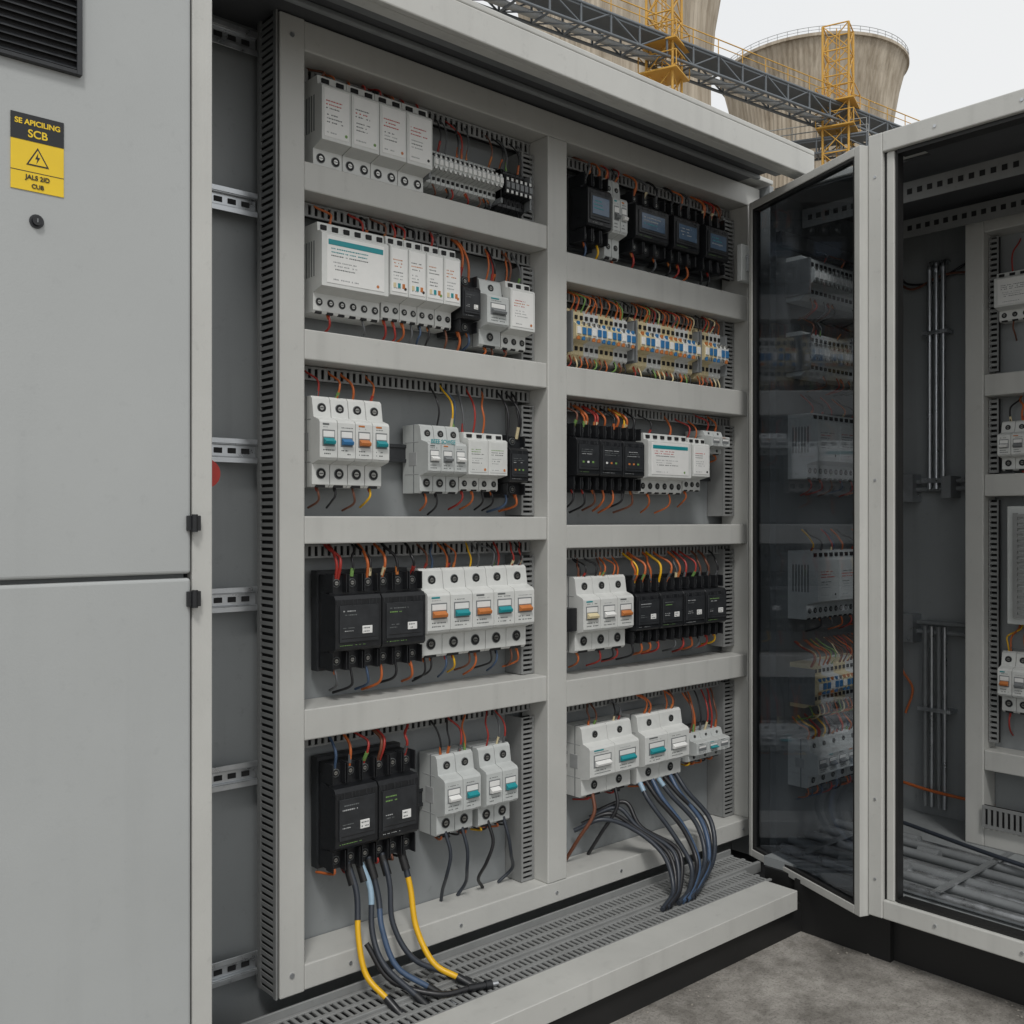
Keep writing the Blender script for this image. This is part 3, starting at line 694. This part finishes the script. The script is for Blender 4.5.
def truss(name,p,q,w,h,step,m,rail_m,th=.09):
    G=MB(); d=(q-p); Ln=d.length; d.normalize(); s=Vector((d.y,-d.x,0)); up=Vector((0,0,1))
    n=int(Ln/step)
    def pt(i,a,b): return p+d*(i*step)+s*(a*w/2)+up*(b*h)
    for a in (-1,1):
        for b in (0,1): G.tube([pt(0,a,b),pt(n,a,b)],th*1.3,m,4,0)
        G.tube([pt(0,a,1)+up*1.1,pt(n,a,1)+up*1.1],.04,rail_m,4,0); G.tube([pt(0,a,1)+up*.6,pt(n,a,1)+up*.6],.03,rail_m,4,0)
        for i in range(n+1):
            G.tube([pt(i,a,0),pt(i,a,1)],th,m,4,0); G.tube([pt(i,a,1),pt(i,a,1)+up*1.1],.035,rail_m,4,0)
            if i<n: G.tube([pt(i,a,i%2),pt(i+1,a,1-i%2)],th*.8,m,4,0)
    for i in range(n+1):
        G.tube([pt(i,-1,0),pt(i,1,0)],th,m,4,0); G.tube([pt(i,-1,1),pt(i,1,1)],th,m,4,0)
        if i<n: G.tube([pt(i,-1,0),pt(i+1,1,0)],th*.6,m,4,0)
    a,b,c,e=pt(0,-1,.93),pt(0,1,.93),pt(n,1,.93),pt(n,-1,.93)
    G.add([a,b,c,e,a-up*.12,b-up*.12,c-up*.12,e-up*.12],[(0,1,2,3),(7,6,5,4),(0,4,5,1),(1,5,6,2),(2,6,7,3),(3,7,4,0)],m)
    G.tube([pt(0,-.4,.2),pt(n,-.4,.2)],.22,'steel_light',8,0)
    return G.obj(name)
up=Vector((0,0,1))
p1=P(545,60)+up*(.527*60+CZ-1.6); p2=P(885,80)+up*(.527*60+CZ-1.6)
dd=p2-p1
truss('conveyor_bridge',p1-dd*.5,p2+dd*.5,1.8,1.3,2.4,'steel_far','tower_yellow',.08)
q1=P(770,78)+up*29.0; q2=P(900,74)+up*28.8
truss('pipe_bridge',q1,q2-(q2-q1)*.1,1.4,1.1,1.8,'steel_far','steel_light',.07)
def lattice(px,d,top,w):
    G=MB(); c=P(px,d); ang=math.radians(20); n=int(top/1.9); h=top/n
    def pt(k,i): a=ang+math.pi/2*k+math.pi/4; return c+Vector((math.cos(a)*w*.707,math.sin(a)*w*.707,i*h))
    for k in range(4): G.tube([pt(k,0),pt(k,n)],.09,'tower_yellow',4,0)
    for i in range(n+1):
        for k in range(4):
            G.tube([pt(k,i),pt(k+1,i)],.055,'tower_yellow',4,0)
            if i<n: G.tube([pt(k,i),pt(k+1,i+1)],.045,'tower_yellow',4,0); G.tube([pt(k+1,i),pt(k,i+1)],.045,'tower_yellow',4,0)
    for i in (int(n*.8),n-3):
        a=[pt(k,i) for k in range(4)]; cc=sum(a,Vector())/4; b=[cc+(q-cc)*1.45 for q in a]
        G.add(b+[q-up*.10 for q in b],[(0,1,2,3),(7,6,5,4),(0,1,5,4),(1,2,6,5),(2,3,7,6),(3,0,4,7)],'tower_yellow')
        for k in range(4):
            G.tube([b[k]+up*1.0,b[(k+1)%4]+up*1.0],.04,'tower_yellow',4,0); G.tube([b[k],b[k]+up*1.0],.04,'tower_yellow',4,0)
    # inner ladder
    for q in (-.2,.2): G.tube([c+Vector((q,0,0)),c+Vector((q,0,top))],.04,'tower_yellow',4,0)
    for i in range(int(top/.6)): G.tube([c+Vector((-.2,0,i*.6)),c+Vector((.2,0,i*.6))],.03,'tower_yellow',4,0)
    return G.obj('lattice_tower')
lattice(838,76,38.4,1.9); lattice(664,66,38.0,1.8)

# ------------------------------------------------------------ world, sun, camera
w=bpy.data.worlds.new('World'); scene.world=w; w.use_nodes=True; nt=w.node_tree; N=nt.nodes;L=nt.links
bg=N['Background']; sky=N.new('ShaderNodeTexSky'); sky.sky_type='NISHITA'; sky.sun_disc=False
sd=Vector((-.42,-.60,.95)).normalized()
sky.sun_elevation=math.asin(sd.z); sky.sun_rotation=math.atan2(sd.x,sd.y)
hs=N.new('ShaderNodeHueSaturation'); hs.inputs['Saturation'].default_value=.15; L.new(sky.outputs[0],hs.inputs['Color'])
tc=N.new('ShaderNodeTexCoord'); cn=N.new('ShaderNodeTexNoise'); cn.inputs['Scale'].default_value=2.2; cn.inputs['Detail'].default_value=5
L.new(tc.outputs['Generated'],cn.inputs['Vector'])
cr=N.new('ShaderNodeValToRGB'); e=cr.color_ramp.elements; e[0].position=.25; e[0].color=(.84,.86,.88,1); e[1].position=.75; e[1].color=(.93,.93,.92,1)
L.new(cn.outputs['Fac'],cr.inputs[0])
sc=N.new('ShaderNodeVectorMath'); sc.operation='SCALE'; sc.inputs['Scale'].default_value=10.3; L.new(cr.outputs[0],sc.inputs[0])
mx=N.new('ShaderNodeMix'); mx.data_type='RGBA'; mx.inputs['Factor'].default_value=.90
L.new(hs.outputs[0],mx.inputs['A']); L.new(sc.outputs[0],mx.inputs['B']); L.new(mx.outputs['Result'],bg.inputs['Color']); bg.inputs['Strength'].default_value=.10
sl=bpy.data.lights.new('sun','SUN'); sl.energy=1.5; sl.angle=math.radians(12); sl.color=(1,.98,.95)
so=bpy.data.objects.new('sun',sl); so.rotation_euler=sd.to_track_quat('Z','Y').to_euler(); so.location=(0,0,30); scene.collection.objects.link(so)
cam=bpy.data.cameras.new('camera'); co=bpy.data.objects.new('camera',cam); scene.collection.objects.link(co)
co.location=(0,-1.83,CZ); co.rotation_euler=(math.radians(90),0,-math.atan2(.66,.751)); cam.lens=36*1000/1024; cam.sensor_width=36; cam.shift_y=8/1024; cam.clip_end=3000; cam.clip_start=.02
scene.camera=co
scene.view_settings.view_transform='Standard'; scene.view_settings.look='None'; scene.view_settings.exposure=0
